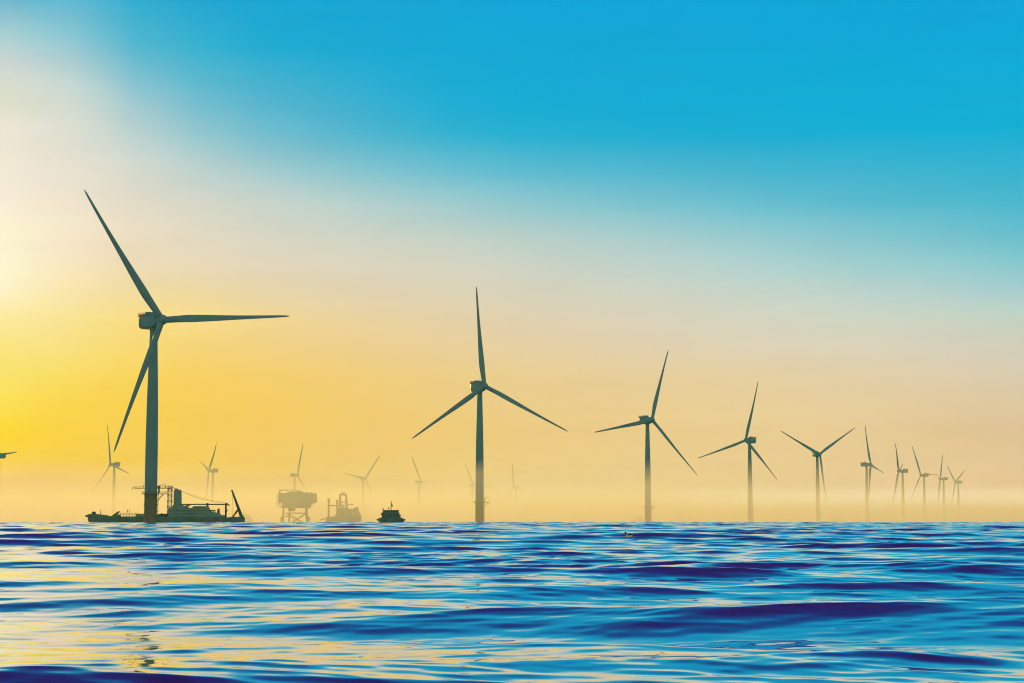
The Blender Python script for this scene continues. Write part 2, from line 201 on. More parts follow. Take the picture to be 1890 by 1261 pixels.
class MB:
    def __init__(self): self.bm = bmesh.new()
    def _rings(self, rings, cap=True):
        vs = [[self.bm.verts.new(p) for p in r] for r in rings]
        n = len(rings[0])
        for a, b in zip(vs[:-1], vs[1:]):
            for i in range(n):
                j = (i + 1) % n
                self.bm.faces.new((a[i], a[j], b[j], b[i]))
        if cap:
            self.bm.faces.new(list(reversed(vs[0]))); self.bm.faces.new(vs[-1])
        return self
    def loft(self, rings, cap=True): return self._rings(rings, cap)
    def bar(self, p, q, r0, r1=None, n=8):
        p, q = Vector(p), Vector(q); r1 = r0 if r1 is None else r1
        d = (q - p).normalized()
        u = d.orthogonal().normalized(); v = d.cross(u)
        f = lambda c, r: [c + (u * math.cos(2*PI*i/n) + v * math.sin(2*PI*i/n)) * r for i in range(n)]
        return self._rings([f(p, r0), f(q, r1)])
    def lathe(self, prof, n=32, c=(0, 0)):
        return self._rings([[Vector((c[0] + r*math.cos(2*PI*i/n), c[1] + r*math.sin(2*PI*i/n), z)) for i in range(n)] for z, r in prof])
    def box(self, x0, x1, y0, y1, z0, z1, bev=0.0):
        b = bev
        def ring(z, k):
            xa, xb, ya, yb = x0 + k, x1 - k, y0 + k, y1 - k
            if b <= 0: return [Vector(p) for p in ((xa, ya, z), (xb, ya, z), (xb, yb, z), (xa, yb, z))]
            return [Vector(p) for p in ((xa + b, ya, z), (xb - b, ya, z), (xb, ya + b, z), (xb, yb - b, z), (xb - b, yb, z), (xa + b, yb, z), (xa, yb - b, z), (xa, ya + b, z))]
        if b <= 0: return self._rings([ring(z0, 0), ring(z1, 0)])
        return self._rings([ring(z0, b * .6), ring(z0 + b * .6, 0), ring(z1 - b * .6, 0), ring(z1, b * .6)])
    def prism(self, pts, y0, y1):
        # closed outline in x, z pushed from y0 to y1
        a = [self.bm.verts.new((x, y0, z)) for x, z in pts]; b = [self.bm.verts.new((x, y1, z)) for x, z in pts]
        n = len(pts)
        for i in range(n):
            j = (i + 1) % n
            self.bm.faces.new((a[i], a[j], b[j], b[i]))
        self.bm.faces.new(list(reversed(a))); self.bm.faces.new(b)
        return self
    def ball(self, c, r, sx=1, sy=1, sz=1, n=12):
        rings = []
        for k in range(1, n):
            t = PI * k / n - PI / 2
            rings.append([Vector((c[0] + sx*r*math.cos(t)*math.cos(2*PI*i/n), c[1] + sy*r*math.cos(t)*math.sin(2*PI*i/n), c[2] + sz*r*math.sin(t))) for i in range(n)])
        return self._rings(rings)
    def path(self, pts, r, n=6):
        for a, b in zip(pts[:-1], pts[1:]): self.bar(a, b, r, r, n)
        return self
    def build(self, name, m, parent=None, smooth=None):
        bmesh.ops.recalc_face_normals(self.bm, faces=self.bm.faces[:])
        me = bpy.data.meshes.new(name)
        self.bm.to_mesh(me); self.bm.free()
        if smooth:
            for p in me.polygons: p.use_smooth = True
            me.set_sharp_from_angle(angle=R(smooth))
        me.materials.append(m)
        o = bpy.data.objects.new(name, me); col.objects.link(o)
        if parent: o.parent = parent
        return o

# ------------------------------------------------------------------ water
def wave_components():
    rng = np.random.default_rng(61)
    comps = []
    def band(n, l0, l1, slope, ang0, spread, kind):
        for _ in range(n):
            lam = math.exp(rng.uniform(math.log(l0), math.log(l1)))
            th = R(ang0 + rng.normal(0, spread))
            k = 2 * PI / lam
            a = slope / math.sqrt(n) * math.sqrt(2) * rng.uniform(0.6, 1.4) / k
            comps.append((k * math.sin(th), k * math.cos(th), a, rng.uniform(0, 2 * PI), lam, kind))
    band(16, 12, 30, 0.042, -8, 12, 0)
    band(28, 5.5, 12, 0.056, -9, 17, 1)
    band(36, 2.4, 5.5, 0.058, -7, 20, 1)
    band(60, 0.9, 2.4, 0.064, -4, 20, 1)
    band(80, 0.28, 0.9, 0.056, 0, 24, 2)
    return comps
COMPS = wave_components()

def wave_height(x, y, spacing=None):
    x = np.asarray(x, np.float32); y = np.asarray(y, np.float32)
    calm = 0.5 + 0.5 * np.sin(0.11 * x + 0.05 * y + 1.3 + 1.2 * np.sin(0.045 * y - 0.06 * x)) * np.sin(0.083 * y - 0.04 * x + 0.4)
    # a smooth slick lies on the water in front, to the left
    slick = 1.0 - 0.42 * np.exp(-((x + 7) / 7.0) ** 2 - ((y - 26) / 20.0) ** 2) - 0.3 * np.exp(-((x + 30) / 22.0) ** 2 - ((y - 90) / 45.0) ** 2)
    slick = slick - 0.2 * np.exp(-((x - 2) / 6.0) ** 2 - ((y - 22.5) / 5.0) ** 2)
    h = np.zeros_like(x); gx = np.zeros_like(x); gy = np.zeros_like(x)
    for kx, ky, a, ph, lam, kind in COMPS:
        w = a
        if spacing is not None:
            w = a * np.clip((lam / spacing - 1.0) / 1.5, 0, 1)
        if kind: w = w * slick
        if kind == 2: w = w * (0.35 + 1.0 * calm)
        if kind == 1: w = w * (0.75 + 0.4 * calm)
        t = (kx * x + ky * y + ph)
        h += w * np.cos(t)
        k = math.hypot(kx, ky)
        s = w * np.sin(t) * (2.2 if kind else 1.2)
        gx -= s * (kx / k); gy -= s * (ky / k)
    return h, gx, gy

def build_water():
    apex = -14.0
    rr = [15.5]
    while rr[-1] < 14000:
        r = rr[-1]
        dr = min(0.8, max(0.045, (r - 9) * 0.0026)) if r < 1300 else min(r * 0.012, 0.8 + (r - 1300) * 0.02)
        rr.append(r + dr)
    rr = np.array(rr)
    ths = np.radians(np.linspace(-26, 26, 760))
    r, th = np.meshgrid(rr, ths, indexing='ij')
    x = r * np.sin(th); y = apex + r * np.cos(th)
    sp = np.maximum(np.gradient(rr)[:, None] * np.ones_like(x), r * (ths[1] - ths[0]))
    h, gx, gy = wave_height(x, y, sp)
    co = np.stack([x + gx, y + gy, h], -1).reshape(-1, 3).astype(np.float32)
    nr, nc = r.shape
    idx = np.arange(nr * nc).reshape(nr, nc)
    q = np.stack([idx[:-1, :-1], idx[:-1, 1:], idx[1:, 1:], idx[1:, :-1]], -1).reshape(-1, 4)
    # the rest of the sea, calm and a little lower, out of the way of the waves
    n0 = len(co)
    E = 14000.0
    far = np.array([[-E, -400, -0.9], [E, -400, -0.9], [E, E, -0.9], [-E, E, -0.9]], np.float32)
    co = np.concatenate([co, far]); q = np.concatenate([q, [[n0, n0 + 1, n0 + 2, n0 + 3]]]).astype(np.int32)
    q = q[:, ::-1] if False else q
    me = bpy.data.meshes.new('water')
    me.vertices.add(len(co)); me.vertices.foreach_set('co', co.ravel())
    me.loops.add(q.size); me.loops.foreach_set('vertex_index', q.ravel())
    me.polygons.add(len(q))
    me.polygons.foreach_set('loop_start', np.arange(0, q.size, 4, dtype=np.int32))
    me.polygons.foreach_set('use_smooth', np.ones(len(q), bool))
    me.update(calc_edges=True)
    m = bpy.data.materials.new('sea_water'); m.use_nodes = True
    nt = m.node_tree; b = nt.nodes['Principled BSDF']
    b.inputs['Base Color'].default_value = (0.05, 0.014, 0.13, 1)
    b.inputs['Coat Weight'].default_value = 1.0
    b.inputs['Coat IOR'].default_value = 1.8
    b.inputs['Coat Roughness'].default_value = 0.02
    b.inputs['Roughness'].default_value = 0.03
    b.inputs['IOR'].default_value = 1.5
    co_ = nt.nodes.new('ShaderNodeTexCoord')
    mp = nt.nodes.new('ShaderNodeMapping'); mp.inputs['Scale'].default_value = (0.3, 1.0, 1.0)
    nt.links.new(co_.outputs['Object'], mp.inputs[0])
    nz = nt.nodes.new('ShaderNodeTexNoise'); nz.inputs['Scale'].default_value = 3.2; nz.inputs['Detail'].default_value = 3
    nt.links.new(mp.outputs[0], nz.inputs['Vector'])
    bp = nt.nodes.new('ShaderNodeBump'); bp.inputs['Strength'].default_value = 0.3; bp.inputs['Distance'].default_value = 0.015
    nt.links.new(nz.outputs[0], bp.inputs['Height'])
    nt.links.new(bp.outputs[0], b.inputs['Normal'])
    me.materials.append(m)
    o = bpy.data.objects.new('water', me); col.objects.link(o)
    o['kind'] = 'structure'
    return o
water = build_water()

# ------------------------------------------------------------------ haze
def air(name, x0, x1, y0, y1, z0, z1, dens, color, g):
    o = MB().box(x0, x1, y0, y1, z0, z1).build(name, bpy.data.materials.new(name))
    m = o.data.materials[0]; m.use_nodes = True
    nt = m.node_tree
    nt.nodes.remove(nt.nodes['Principled BSDF'])
    v = nt.nodes.new('ShaderNodeVolumePrincipled')
    v.inputs['Color'].default_value = color + (1,)
    v.inputs['Density'].default_value = dens
    v.inputs['Anisotropy'].default_value = g
    nt.links.new(v.outputs[0], nt.nodes['Material Output'].inputs['Volume'])
    o['kind'] = 'stuff'
    o.display_type = 'WIRE'
    return o
air('haze', -9000, 9000, -300, 13000, -3.0, 195.0, 0.000035, (0.15, 0.8, 0.8), 0.2)
air('sea_mist', -8900, 8900, 1150, 12900, -2.0, 38.0, 0.0009, (1.0, 0.885, 0.79), 0.28)
air('sea_mist', -8800, 600, 3000, 12800, -1.5, 126.0, 0.00022, (1.0, 0.885, 0.79), 0.28)

# ------------------------------------------------------------------ wind turbines
HUB_Z = 105.0
BLADE_L = 78.0
def blade_mesh(side, pitch=0.0):
    # side: which way the blade is twisted about its own length
    mb = MB()
    rings = []
    st = np.concatenate([np.linspace(0, 0.25, 9), np.linspace(0.3, 0.92, 16), [0.95, 0.97, 0.985, 0.995, 1.0]])
    for s in st:
        chord = float(np.interp(s, [0, .03, .1, .2, .35, .5, .65, .8, .92, .97, 1], [3.4, 3.4, 3.8, 4.4, 3.8, 2.9, 2.2, 1.7, 1.3, 1.0, .3]))
        thick = float(np.interp(s, [0, .03, .1, .2, .35, .5, .8, 1], [3.4, 3.35, 2.5, 1.7, 1.05, .75, .45, .2]))
        tw = R(float(np.interp(s, [0, .1, .25, .4, .6, 1], [20, 18, 15, 12, 10, 8])))
        tw = (tw + R(pitch) * min(1.0, s / .12)) * side
        off = -0.9 * s - 2.8 * s ** 2.2 - (1 - 1) * s      # blade bends upwind (minus y of the rotor frame)
        ring = []
        n = 16
        for i in range(n):
            a = 2 * PI * i / n
            round_ = max(0.0, 1 - s / 0.16)
            cx = math.cos(a) * chord / 2
            cx += (0.20 * chord) * (1 - round_) * -1 * 0.5
            ty = math.sin(a) * thick / 2 * (round_ + (1 - round_) * (0.72 + 0.28 * -math.cos(a)))
            ring.append(Vector((cx * math.cos(tw) - ty * math.sin(tw), off + cx * math.sin(tw) + ty * math.cos(tw), 1.4 + s * (BLADE_L - 1.4))))
        rings.append(ring)
    mb.loft(rings)
    return mb
def make_turbine():
    """parts with the rotor axis along -y; wind_turbine root sits at the waterline below the tower"""
    root = empty('wind_turbine', (0, 0, 0))
    P = {}
    zs = np.linspace(16, 101.2, 24)
    P['tower'] = MB().lathe([(z, float(np.interp(z, [16, 40, 60, 80, 101.2], [3.25, 3.2, 2.95, 2.5, 1.95]))) for z in zs], 40).build('tower', M['paint'], root, 40)
    for z in (44.0, 73.0):
        r = float(np.interp(z, [16, 40, 60, 80, 101.2], [3.25, 3.2, 2.95, 2.5, 1.95]))
        MB().lathe([(z - .25, r - .02), (z - .2, r + .07), (z + .2, r + .07), (z + .25, r - .02)], 40).build('joint_ring', M['paint'], P['tower'], 40)
    MB().box(-.5, .5, -3.36, -3.1, 16.5, 18.8, .1).build('door', M['steel'], P['tower'])
    P['transition_piece'] = MB().lathe([(-6, 3.3), (14.6, 3.3), (14.6, 3.5), (15.0, 3.5), (15.0, 3.3), (16, 3.28)], 40).build('transition_piece', M['yellow'], root, 40)
    lad = MB()
    for sx in (-1, 1): lad.bar((3.9, sx * .45 - .5, -3), (3.9, sx * .45 - .5, 15), .1, n=6)
    for k in range(44): lad.bar((3.9, -.95, -2.6 + k * .4), (3.9, -.05, -2.6 + k * .4), .04, n=5)
    for z in (1, 6, 11): lad.bar((3.2, -.5, z), (3.9, -.5, z), .12, n=6)
    lad.build('boat_landing', M['yellow'], root)
    for z in (4.0, 9.6):
        fl = MB()
        fl.lathe([(z - .3, 3.32), (z - .3, 3.62), (z + .3, 3.62), (z + .3, 3.32)], 40)
        fl.build('flange', M['yellow'], root)
    pf = MB()
    pf.lathe([(14.6 + .3, 3.5), (14.9, 4.7), (15.3, 4.7), (15.3, 3.3)], 32)
    pf.box(3.0, 8.2, -2.4, 2.4, 14.92, 15.28)
    pl = pf.build('platform', M['steel'], root)
    for sy in (-1.6, 1.6): MB().bar((3.2, sy, 11.2), (6.4, sy, 14.92), .15, n=6).build('brace', M['steel'], pl)
    rl = MB()
    pts = [(4.6 * math.cos(a), 4.6 * math.sin(a)) for a in np.linspace(R(33), R(327), 22)]
    loop = pts + [(8.1, -2.3), (8.1, 2.3)]
    for i in range(len(loop)):
        a, b = loop[i], loop[(i + 1) % len(loop)]
        rl.bar((a[0], a[1], 15.28), (a[0], a[1], 16.4), .04, n=5)
        for z in (15.85, 16.4): rl.bar((a[0], a[1], z), (b[0], b[1], z), .035, n=5)
    rl.build('railing', M['yellow'], pl)
    dc = MB()
    dc.bar((4.2, -1.5, 15.28), (4.2, -1.5, 19.4), .22, .18, 8); dc.bar((4.2, -1.5, 19.2), (7.4, -1.5, 20.2), .16, .1, 8)
    dc.bar((7.3, -1.5, 20.15), (7.3, -1.5, 18.6), .04, n=5); dc.box(3.8, 4.6, -1.9, -1.1, 17.6, 18.6, .1)
    dc.build('davit_crane', M['yellow'], pl)
    # nacelle group frame: origin on the tower axis at hub height, rotor towards -y
    nac = MB()
    prof = []
    for y, hw, zl, zh in ((-5.2, 2.3, -2.6, 2.6), (-4.6, 2.9, -3.2, 3.0), (-2.0, 3.3, -3.5, 3.3), (4.0, 3.3, -3.5, 3.3), (8.6, 3.3, -3.4, 3.2), (10.2, 3.1, -2.9, 3.1), (10.9, 2.6, -1.8, 3.0)):
        cr = min(1.3, hw * .45)
        ring = []
        for cx, cz, a0 in ((hw - cr, zh - cr * .5, 0), (-(hw - cr), zh - cr * .5, 90), (-(hw - cr), zl + cr, 180), (hw - cr, zl + cr, 270)):
            for da in (0, 30, 60, 90):
                a = R(a0 + da)
                rz = cr * .5 if a0 < 180 else cr
                ring.append(Vector((cx + cr * math.cos(a), y, cz + rz * math.sin(a))))
        prof.append(ring)
    nac.loft(prof)
    P['nacelle'] = nac.build('nacelle', M['paint'], root, 50)
    MB().lathe([(-5.0, 2.05), (-3.3, 2.3)], 32).build('yaw_bearing', M['steel'], P['nacelle'], 40)
    MB().box(-2.9, 2.9, 1.6, 4.6, 3.25, 5.2, .25).build('cooler', M['paint'], P['nacelle'])
    hp = MB()
    for y in np.linspace(5.2, 11.6, 7):
        for sx in (-2.9, 2.9): hp.bar((sx, y, 3.2), (sx, y, 5.1), .07, n=5)
    for sx in np.linspace(-2.9, 2.9, 6):
        hp.bar((sx, 11.6, 3.2), (sx, 11.6, 5.1), .07, n=5)
    for z in (3.9, 4.5, 5.1):
        for sx in (-2.9, 2.9): hp.bar((sx, 5.2, z), (sx, 11.6, z), .07, n=5)
        hp.bar((-2.9, 11.6, z), (2.9, 11.6, z), .07, n=5)
    hp.box(-3.0, 3.0, 4.9, 11.7, 3.14, 3.36)
    for y in (6.2, 8.4, 10.4): hp.box(-2.88, 2.88, y - .02, y + .5, 3.4, 4.4)
    P['hoist'] = hp.build('hoist_platform', M['orange'], P['nacelle'])
    mt = MB(); mt.bar((1.2, 3.0, 5.1), (1.2, 3.0, 7.0), .05, n=5); mt.bar((.8, 3.0, 6.6), (1.6, 3.0, 6.6), .04, n=5)
    mt.build('wind_vane', M['steel'], P['nacelle'])
    # hub frame: origin at the rotor centre, nose towards -y
    hb = MB()
    rings = []
    for y, r in ((3.6, 2.2), (2.6, 2.55), (1.0, 2.75), (-.8, 2.65), (-2.0, 2.2), (-2.9, 1.45), (-3.4, .6), (-3.5, .1)):
        rings.append([Vector((r * math.cos(2*PI*i/28), y, r * math.sin(2*PI*i/28))) for i in range(28)])
    hb.loft(rings)
    P['hub'] = hb.build('hub', M['paint'], root, 50)
    b0 = blade_mesh(-1).build('blade', M['paint'], root, 50)
    P['blade'] = [b0]
    for k in range(2):
        c = b0.copy(); col.objects.link(c); P['blade'].append(c)
    return root, P
TILT = R(6)
OVERHANG = 8.3
def pose(root, parts, yaw, phase):
    """yaw: degrees the rotor axis is turned towards +x from facing the camera; phase: degrees clockwise from up as seen by the camera"""
    rz = R(yaw)
    Y = Matrix.Rotation(rz, 4, 'Z')
    parts['nacelle'].matrix_local = Matrix.Translation((0, 0, HUB_Z)) @ Y
    hubm = Matrix.Translation((0, 0, HUB_Z + .3)) @ Y @ Matrix.Translation((0, -OVERHANG, 0)) @ Matrix.Rotation(-TILT, 4, 'X')
    parts['hub'].matrix_local = hubm
    for k, b in enumerate(parts['blade']):
        if abs(math.sin(R(yaw))) > 0.85: b.data = FEATHERED[-1 if yaw > 0 else 1]
        elif -90 < yaw < 0: b.data = BLADE_OTHER
        b.matrix_local = hubm @ Matrix.Rotation(R(phase + 120 * k), 4, 'Y')
PROTO = make_turbine()
def blade_data(side, pitch):
    b = blade_mesh(side, pitch).build('blade', M['paint'], None, 50)
    d = b.data
    bpy.data.objects.remove(b)
    return d
BLADE_OTHER = blade_data(1, 0)
FEATHERED = {-1: blade_data(-1, 62), 1: blade_data(1, 62)}      # blades of the turbines seen side on, turned out of the wind
def turbine_copy():
    root0, _ = PROTO
    r = root0.copy(); col.objects.link(r)
    P = {'blade': []}
    for ch in list(root0.children):
        c = ch.copy(); col.objects.link(c); c.parent = r
        for g in ch.children:
            d = g.copy(); col.objects.link(d); d.parent = c
        nm = ch.name.split('.')[0]
        if nm == 'blade': P['blade'].append(c)
        else: P[nm] = c
    return r, P

ROW_R = 'wind turbines of the long row receding to the right'
ROW_L = 'faint wind turbines in the haze of the left half'
TURB = [
 # base x, hub row, yaw, phase, label, group
 (277.5, 592, 41, -35, 'tallest and nearest wind turbine, olive grey, its base behind the long work ship', ROW_R),
 (885, 714, 27, -3.5, 'teal wind turbine with one blade straight up, standing alone just right of the small tug', ROW_R),
 (1196, 776, 32, 18.5, 'teal wind turbine third largest in view, with the floating bird in the water before it', ROW_R),
 (1385, 813.5, -44, 13.4, 'teal wind turbine with nacelle to the right of its rotor, fourth largest in view', ROW_R),
 (1510, 839, 21, 57, 'wind turbine whose two upper blades make a wide open V with the third pointing down', ROW_R),
 (1601, 858, 93, 16.5, 'side-on turbine with one long blade up and a short blade to lower right', ROW_R),
 (1667.5, 870, -110, 43, 'side-on turbine with nacelle on its right, first of the four in the far right cluster', ROW_R),
 (1707, 877.5, -69, -30, 'turbine in far right cluster, one blade level to the right, one to upper left', ROW_R),
 (1743, 884.5, -108, -36, 'side-on turbine in the far right cluster with one blade almost straight up, third of four', ROW_R),
 (1770, 890.5, -82, -53, 'palest and rightmost turbine, its two upper blades in a narrow V', ROW_R),
 (-5.0, 842.5, -46, -33, 'turbine cut off by the left picture edge, only nacelle and one level blade showing', ROW_L),
 (209, 858, -47, -15.5, 'hazy turbine left of the tallest turbine, its tower rising behind the ship bow', ROW_L),
 (391.5, 869.5, -68, 46, 'hazy side-on turbine rising behind the stern half of the work ship', ROW_L),
 (543, 877.5, 64, 21, 'hazy turbine rising right behind the offshore substation', ROW_L),
 (670, 884, 44, 40, 'hazy turbine rising behind the jack-up barge, one blade level to the left', ROW_L),
 (773, 890, 60, -33, 'faint turbine between the tug and the teal turbine with the upright blade', ROW_L),
 (871.5, 896.5, 45, -28, 'very faint turbine half hidden behind the tower of the second largest turbine', ROW_L),
 (952, 900, -60, -12, 'faintest turbine, barely showing right of the second largest turbine', ROW_L),
]
for i, (bx, hy, yaw, ph, label, grp) in enumerate(TURB):
    sc = (HZ - hy) / (HUB_Z - CAM_H)
    D = F / (math.cos(PITCH) * sc)
    root, parts = PROTO if i == 0 else turbine_copy()
    root.location = (px_x(bx, D), D, 0)
    tag(root, label, 'wind turbine', grp)
    pose(root, parts, yaw, ph)

# ------------------------------------------------------------------ work ship behind the nearest turbine
def make_ship():
    D = 1060.0
    S = scale_at(D); W0 = wl_row(D)
    X0 = px_x(306, D)
    root = empty('work_ship', (X0, D, 0))
    tag(root, 'long low olive work ship with twin funnels and stern derrick, behind the tallest turbine', 'ship')
    X = lambda p: (p - 306) / S
    Z = lambda q: (W0 - q) / S
    B = 9.0
    # hull: stations along x with their deck height and half breadth
    st = [(162, 951.5, .15), (166, 950, 2.2), (172, 949.5, 5), (182, 950.5, 7.5), (198, 952.5, 8.8), (215, 953.5, 9), (255, 953.5, 9), (330, 953.5, 9), (400, 954, 9), (425, 955.5, 9), (444, 955.5, 8.4), (448.5, 955.5, 8.0)]
    rings = []
    for p, dk, hb in st:
        z1 = Z(dk); rake = (0 if p > 172 else -1.0)
        ring = [Vector((X(p) - rake * 0, -hb, z1)), Vector((X(p), hb, z1)), Vector((X(p), hb * .97, z1 * .35)), Vector((X(p) + (3.2 if p < 170 else 0), hb * .8, -2.5)), Vector((X(p) + (3.2 if p < 170 else 0), -hb * .8, -2.5)), Vector((X(p), -hb * .97, z1 * .35))]
        rings.append(ring)
    hull = MB().loft(rings).build('hull', M['hull'], root, 30)
    # bow bulwark, windlass and anchor
    MB().prism([(X(p), Z(q)) for p, q in ((162.5, 951.5), (170, 948.6), (178, 948.8), (189, 950.5), (192, 950.2), (200, 953.2), (200, 954.5), (162.8, 953))], -5.5, 5.5).build('bulwark', M['hull'], root)
    MB().box(X(170.5), X(175.5), -2, 2, Z(950), Z(944.5), .4).build('windlass', M['dark'], root)
    an = MB(); an.bar((X(167), -3, Z(949.5)), (X(161.5), -3, Z(953)), .35, n=6); an.bar((X(160.8), -3.6, Z(952.2)), (X(162.2), -2.4, Z(954)), .45, n=6)
    an.build('anchor', M['dark'], root)
    MB().bar((X(185.5), 0, Z(951)), (X(185.5), 0, Z(940.5)), .22, .12, 6).build('mast', M['dark'], root)
    # chute and cargo amidships
    MB().prism([(X(p), Z(q)) for p, q in ((205, 954), (219, 944), (220, 944.6), (207, 955))], -2.2, 2.2).build('cable_chute', M['dark'], root)
    MB().prism([(X(p), Z(q)) for p, q in ((206, 955), (216.5, 949.5), (219, 951.5), (221.5, 955))], -5, 5).build('cargo_crate', M['hull'], root)
    gw = MB()
    gw.box(X(219), X(256), -3.4, -1.6, Z(947.6), Z(947.1))
    for p in np.linspace(219, 256, 8): gw.bar((X(p), -3.3, Z(953.6)), (X(p), -3.3, Z(947.5)), .09, n=5); gw.bar((X(p), -1.7, Z(953.6)), (X(p), -1.7, Z(947.5)), .09, n=5)
    gw.bar((X(219), -3.3, Z(950.2)), (X(256), -3.3, Z(950.2)), .07, n=5)
    gw.build('catwalk', M['steel'], root)
    MB().box(X(255), X(272), -7, 7, Z(954), Z(948.5), .4).build('deck_house', M['house'], root)
    dp = MB()
    dp.box(X(284), X(289), -5, 4, Z(954.5), Z(951.5), .3); dp.box(X(294), X(301), -4, 5, Z(954.5), Z(949.8), .3); dp.box(X(301.5), X(312), -6, 6, Z(954.5), Z(948.6), .3)
    dp.bar((X(290), 0, Z(951.5)), (X(300), 0, Z(948.8)), .5, n=8)
    dp.build('deck_winch', M['dark'], root)
    # lattice tower in red and white bays, carrying a gantry platform
    cx, hw = 311, 1.05
    lt = empty('lattice_tower', (X(cx), 3, Z(949))); lt.parent = root
    H = Z(896.5) - Z(949); nb = 10
    for k in range(nb):
        mb = MB()
        z0, z1 = H * k / nb, H * (k + 1) / nb
        for sx in (-1, 1):
            for sy in (-1, 1): mb.bar((sx * hw, sy * hw, z0), (sx * hw, sy * hw, z1), .2, n=6)
        for sy in (-1, 1):
            mb.bar((-hw, sy * hw, z1 - .1), (hw, sy * hw, z1 - .1), .1, n=5)
            mb.bar((hw, sy * hw, z0), (-hw, sy * hw, z1), .1, n=5)
        for sx in (-1, 1): mb.bar((sx * hw, -hw, z0), (sx * hw, hw, z1), .1, n=5)
        mb.build('lattice_bay', M['red' if k % 2 == 0 else 'white'], lt)
    g = MB()
    g.box(X(245.5), X(314.5), 1.6, 4.4, Z(901.9), Z(901.0))
    for p in np.linspace(246, 314, 22):
        g.bar((X(p), 1.7, Z(901)), (X(p), 1.7, Z(897.7)), .05, n=5)
    for q in (899.4, 897.7): g.bar((X(246), 1.7, Z(q)), (X(314), 1.7, Z(q)), .06, n=5)
    g.build('gantry_platform', M['dark'], root)
    hs = MB(); hs.path([(X(246), 3, Z(899.5)), (X(243.5), 3, Z(899.3)), (X(241.4), 3, Z(902)), (X(240.7), 3, Z(905))], .16)
    hs.path([(X(314), 3, Z(900)), (X(318), 3, Z(900.5)), (X(320.5), 3, Z(904)), (X(322.5), 3, Z(911))], .16)
    hs.build('hose', M['dark'], root)
    vb = MB(); vb.box(X(288.5), X(292), 1.2, 4.5, Z(901), Z(897), .3); vb.bar((X(291), 3, Z(901)), (X(291), 3, Z(910)), .35, n=8)
    vb.build('valve_box', M['dark'], root)
    # superstructure
    sup = MB()
    sup.prism([(X(p), Z(q)) for p, q in ((314, 954.5), (314, 938.8), (318.5, 938.8), (321.5, 937.5), (323, 933), (333, 933), (333.5, 932.5), (342.5, 934.5), (344, 937.4), (355, 938.2), (358, 937), (361, 934.6), (381.5, 934.6), (382.5, 939), (385, 944), (391, 945.5), (402, 946.5), (404, 950.5), (414, 951.5), (414.5, 954.5))], -7.5, 7.5)
    so = sup.build('superstructure', M['house'], root)
    wn_ = MB()
    for k in range(12):
        p = 318 + k * 5.2
        wn_.box(X(p), X(p + 2.2), -7.56, -7.4, Z(944.2), Z(942.2))
    for k in range(11):
        p = 326 + k * 5.2
        wn_.box(X(p), X(p + 2.2), -7.56, -7.4, Z(949.6), Z(947.6))
    wn_.build('window', M['glass'], so)
    MB().bar((X(315.5), -5, Z(938.8)), (X(315.5), -5, Z(936)), .3, n=8).build('vent', M['dark'], so)
    for p, q, w in ((324.6, 902, 1.35), (329.9, 904, 1.35)):
        f = MB().lathe([(Z(935), w * 1.1), (Z(q + 3), w), (Z(q + 3), w * .75), (Z(q), w * .62)], 20, (X(p), 0)).build('funnel', M['house'], root, 40)
    fp = MB()
    fp.box(X(323), X(332), -1.6, 1.6, Z(934), Z(908), .3)
    fp.prism([(X(p), Z(q)) for p, q in ((321.5, 937), (323.4, 930), (323.4, 934))], -1.4, 1.4)
    fp.box(X(331.5), X(333.4), -.8, .8, Z(917.5), Z(914.8), .15); fp.box(X(331.5), X(334.6), -.6, .6, Z(922.6), Z(920.4), .15); fp.box(X(331.5), X(333), -.8, .8, Z(928), Z(925), .15)
    fp.build('funnel_casing', M['house'], root)
    # crane boom lying level along the ship, its rest post and jib head
    bo = MB()
    bo.box(X(332), X(417), -1.1, 1.1, Z(932.2), Z(930.2), .15); bo.bar((X(417), 0, Z(931.4)), (X(424), 0, Z(932.8)), .35, .3, 8)
    bo.box(X(381), X(384), -1.3, 1.3, Z(934.6), Z(928.8), .2); bo.box(X(416), X(419.4), -1.3, 1.3, Z(932.6), Z(928.6), .2)
    bo.build('crane_boom', M['dark'], root)
    pr = MB(); pr.bar((X(416.5), 0, Z(956)), (X(416.5), 0, Z(932)), .5, n=8); pr.bar((X(419.5), .5, Z(940)), (X(417.3), .5, Z(947)), .2, n=6)
    pr.build('boom_rest', M['dark'], root)
    MB().box(X(344), X(349), -3, 3, Z(934.8), Z(932.4), .3).build('lifeboat', M['orange'], root)
    dg = MB()
    for p in (389, 391.8, 394.6, 397.4): dg.bar((X(p), -3, Z(947)), (X(p + 1.3), -3, Z(942.6)), .25, n=6)
    dg.bar((X(388), -3, Z(942.6)), (X(399), -3, Z(942.6)), .3, n=6); dg.bar((X(386), 2, Z(945)), (X(386), 2, Z(938)), .15, n=6)
    dg.build('pipe_rack', M['dark'], root)
    MB().prism([(X(p), Z(q)) for p, q in ((401, 947), (401.6, 939.6), (404.6, 938.6), (405, 947)) ], -1.5, 1.5).build('deck_crane_cab', M['red'], root)
    # stern derrick
    de = MB()
    for sy in (-1, 1):
        de.bar((X(446), sy * 3.2, Z(955)), (X(427), sy * .3, Z(904.5)), .55, .38, 8)
        de.bar((X(428.5), sy * 2.6, Z(955.5)), (X(439.5), sy * 2.0, Z(940)), .3, n=8)
    for t in (.25, .5, .75): 
        p, q = 446 - 19 * t, 955 - 50.5 * t
        de.bar((X(p), -(3.2 - 2.9 * t), Z(q)), (X(p), 3.2 - 2.9 * t, Z(q)), .2, n=6)
    de.build('derrick', M['dark'], root)
    MB().box(X(427), X(447.5), -7, 7, Z(956), Z(954.2), .3).build('stern_deck', M['hull'], root)
    MB().box(X(443), X(448.4), -3, 3, Z(956), Z(951.4), .4).build('stern_winch', M['hull'], root)
